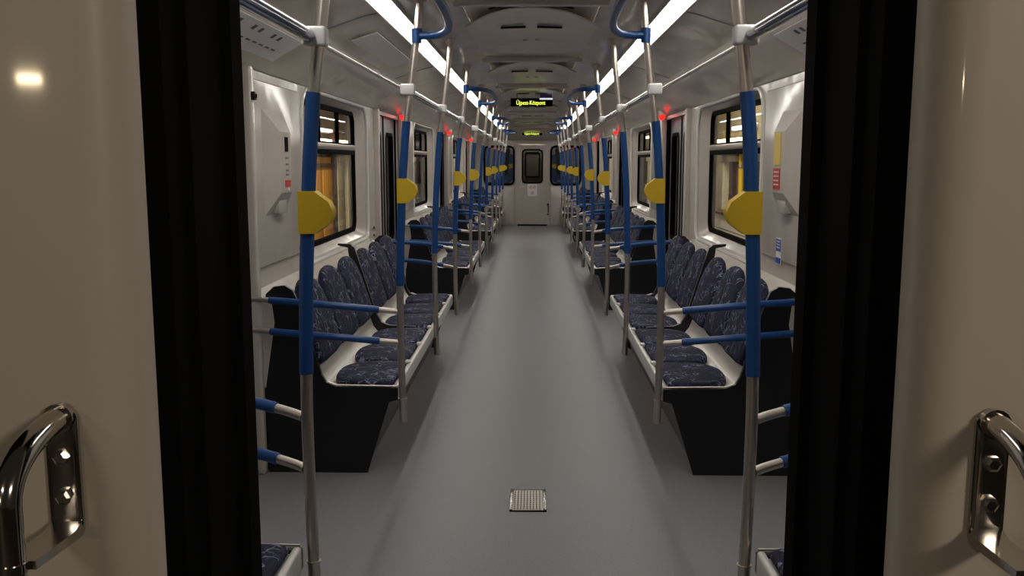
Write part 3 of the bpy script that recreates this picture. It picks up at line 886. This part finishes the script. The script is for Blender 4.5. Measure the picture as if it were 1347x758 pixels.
outbox('depot_column', 'cream square column outside the second left window', 'column', -3.2, -2.7, 21.0, 21.8, -1.2, 1.56, 'cream', capital)
outbox('depot_column', 'cream square column outside the first right window', 'column', 3.95, 4.4, 19.2, 20.3, -1.2, 1.56, 'cream', capital)
outbox('depot_column', 'dark brown square column outside the first right window', 'column', 4.0, 4.5, 18.1, 18.8, -1.2, 1.56, 'brown', capital)
outbox('depot_column', 'cream square column outside the second right window', 'column', 2.8, 3.2, 22.5, 23.5, -1.2, 1.56, 'cream', capital)
# yellow standpipe
t = thing('standpipe', 'yellow vertical pipe outside the first right window', 'pipe', (3.95, 17.5, -1.2))
b = MB(); b.tube([(0, 0, 0), (0, 0, 2.76)], .05, 12); b.build('pipe', 'yellow', t)
for z in (.6, 1.6, 2.5):
    b = MB(); b.tube([(0, 0, z), (0, 0, z + .06)], .07, 12); b.build('pipe_clamp', 'steel', t)
# tiled low wall
m = bpy.data.materials.new('white_tiles'); m.use_nodes = True; nt = m.node_tree; bs = nt.nodes['Principled BSDF']
br = nt.nodes.new('ShaderNodeTexBrick'); br.inputs['Color1'].default_value = (.62, .58, .50, 1); br.inputs['Color2'].default_value = (.56, .53, .46, 1)
br.inputs['Mortar'].default_value = (.15, .13, .11, 1); br.inputs['Scale'].default_value = 1.0; br.inputs['Brick Width'].default_value = .45; br.inputs['Row Height'].default_value = .16; br.inputs['Mortar Size'].default_value = .012
tc = nt.nodes.new('ShaderNodeTexCoord'); mp = nt.nodes.new('ShaderNodeMapping'); mp.inputs['Rotation'].default_value = (PI / 2, 0, PI / 2)
nt.links.new(tc.outputs['Object'], mp.inputs[0]); nt.links.new(mp.outputs[0], br.inputs[0]); nt.links.new(br.outputs[0], bs.inputs['Base Color']); bs.inputs['Roughness'].default_value = .35
M['tiles'] = m
def ledge(t, x0, x1, y0, y1, h):
    b = MB(); b.box(x0 - .05, x1, y0, y1, h, h + .05, .01); b.build('coping', 'brown', t)
outbox('low_wall', 'pale tiled low wall outside the first right window', 'wall', 3.6, 3.8, 14.5, 24, -1.2, .42, 'tiles', ledge)

for s in (-1, 1):
    t = thing('depot_beam', {-1: 'dark brown overhead beam carrying tube lamps outside the left windows', 1: 'tan overhead beam carrying tube lamps outside the right windows'}[s], 'beam', (s * 4.0, 24, 1.6))
    m = 'beamdark' if s < 0 else 'beamtan'
    b = MB(); b.box(-.12, .12, -10, 14, .0, .9, .01); b.build('web', m, t)
    b = MB(); b.box(-.18, .18, -10, 14, -.04, .02, .01); b.box(-.18, .18, -10, 14, .88, .94, .01); b.build('flange', m, t)
def depot_lamp(s, ya, yc, z, m, label):
    x = s * 3.80
    t = thing('depot_lamp', label, 'lamp', (x, (ya + yc) / 2, z), 'tube lamps outside the windows'); h = (yc - ya) / 2
    b = MB(); b.box(-.03, .03, -h, h, -.03, .03, .012); b.build('diffuser', m, t)
    b = MB(); b.box(*sorted((s * .03, s * .08)), -h - .04, h + .04, -.045, .045, .008); b.build('housing', 'steel', t)
depot_lamp(-1, 18.0, 20.0, 1.80, 'warm', 'warm tube lamp in the upper sash of the first left window, nearest its far edge')
depot_lamp(-1, 16.3, 17.3, 1.79, 'warm', 'short warm tube lamp in the upper sash of the first left window, beside the pole')
depot_lamp(-1, 16.2, 17.4, 1.98, 'coolD', 'upper white tube lamp in the upper sash of the first left window')
depot_lamp(-1, 32.2, 34.5, 2.02, 'cool', 'white tube lamp in the upper sash of the second left window')
depot_lamp(1, 16.0, 17.6, 2.03, 'cool', 'upper white tube lamp in the upper sash of the first right window')
depot_lamp(1, 16.2, 19.0, 1.82, 'warm', 'lower warm tube lamp in the upper sash of the first right window')
depot_lamp(1, 29.8, 31.6, 2.20, 'warm', 'warm tube lamp in the upper sash of the second right window')

# ------------------------------------------------------------------ lights
def area(loc, tgt, sx_, sy_, e, col):
    l = bpy.data.lights.new('lamp', 'AREA'); l.shape = 'RECTANGLE'; l.size = sx_; l.size_y = sy_; l.energy = e; l.color = col
    o = bpy.data.objects.new('unseen_light', l); C.objects.link(o); o.location = loc
    o.rotation_euler = (Vector(tgt) - Vector(loc)).to_track_quat('-Z', 'Y').to_euler()
# far depot lamp, then added unseen lights brightening near panels, next car and depot
area((-6.9, -12.8, 2.65), (0, 0, 1.5), .7, .10, 50, (1, .78, .50))
area((2.4, -1.9, 2.5), (0, .8, 1.3), .7, .25, 27, (1, .86, .70))  # added warm light, set close so the right panel comes out brighter
area((-2.5, -5, 4.0), (0, .8, 1.3), 1.4, .4, 30, (1, .86, .72))  # added warm fill on both near panels
area((0, ZEND + .35, 2.0), (0, ZEND + .7, .9), .5, .3, 4, (1, .92, .8))  # added light in the gap, brightens the next car behind the end door
area((-3.0, 14, 4.0), (-4.2, 18, .4), 2.5, .5, 430, (1, .86, .6))  # added light to brighten the things outside the left windows
area((2.8, 14, 4.0), (4.2, 19, .2), 2.5, .5, 430, (1, .9, .7))  # the same added brightening outside the right windows
area((-2.6, 6.5, 3.2), (-1.5, 6.2, 1.0), 1.5, .4, 25, (1, .85, .55))
w = bpy.data.worlds.new('world'); bpy.context.scene.world = w; w.use_nodes = True
w.node_tree.nodes['Background'].inputs[0].default_value = (.9, .75, .6, 1); w.node_tree.nodes['Background'].inputs[1].default_value = .02

# ------------------------------------------------------------------ camera
cam = bpy.data.cameras.new('camera'); co = bpy.data.objects.new('camera', cam); C.objects.link(co)
F = 1200.0; cam.sensor_width = 36; cam.lens = F / 1347 * 36; cam.clip_start = .05
pitch = math.atan(167 / F); yaw = math.atan(27.5 * math.cos(pitch) / F)
co.location = (.010, 0, CAMH); co.rotation_euler = (PI / 2 - pitch, 0, yaw)
S = bpy.context.scene; S.camera = co
S.view_settings.view_transform = 'Standard'; S.view_settings.look = 'None'; S.view_settings.gamma = 1
S.view_settings.exposure = 0; S.view_settings.use_curve_mapping = False
S.cycles.max_bounces = 8; S.cycles.diffuse_bounces = 4; S.cycles.glossy_bounces = 5; S.cycles.transparent_max_bounces = 10
S.cycles.caustics_reflective = False; S.cycles.caustics_refractive = False
S.cycles.sample_clamp_indirect = 4
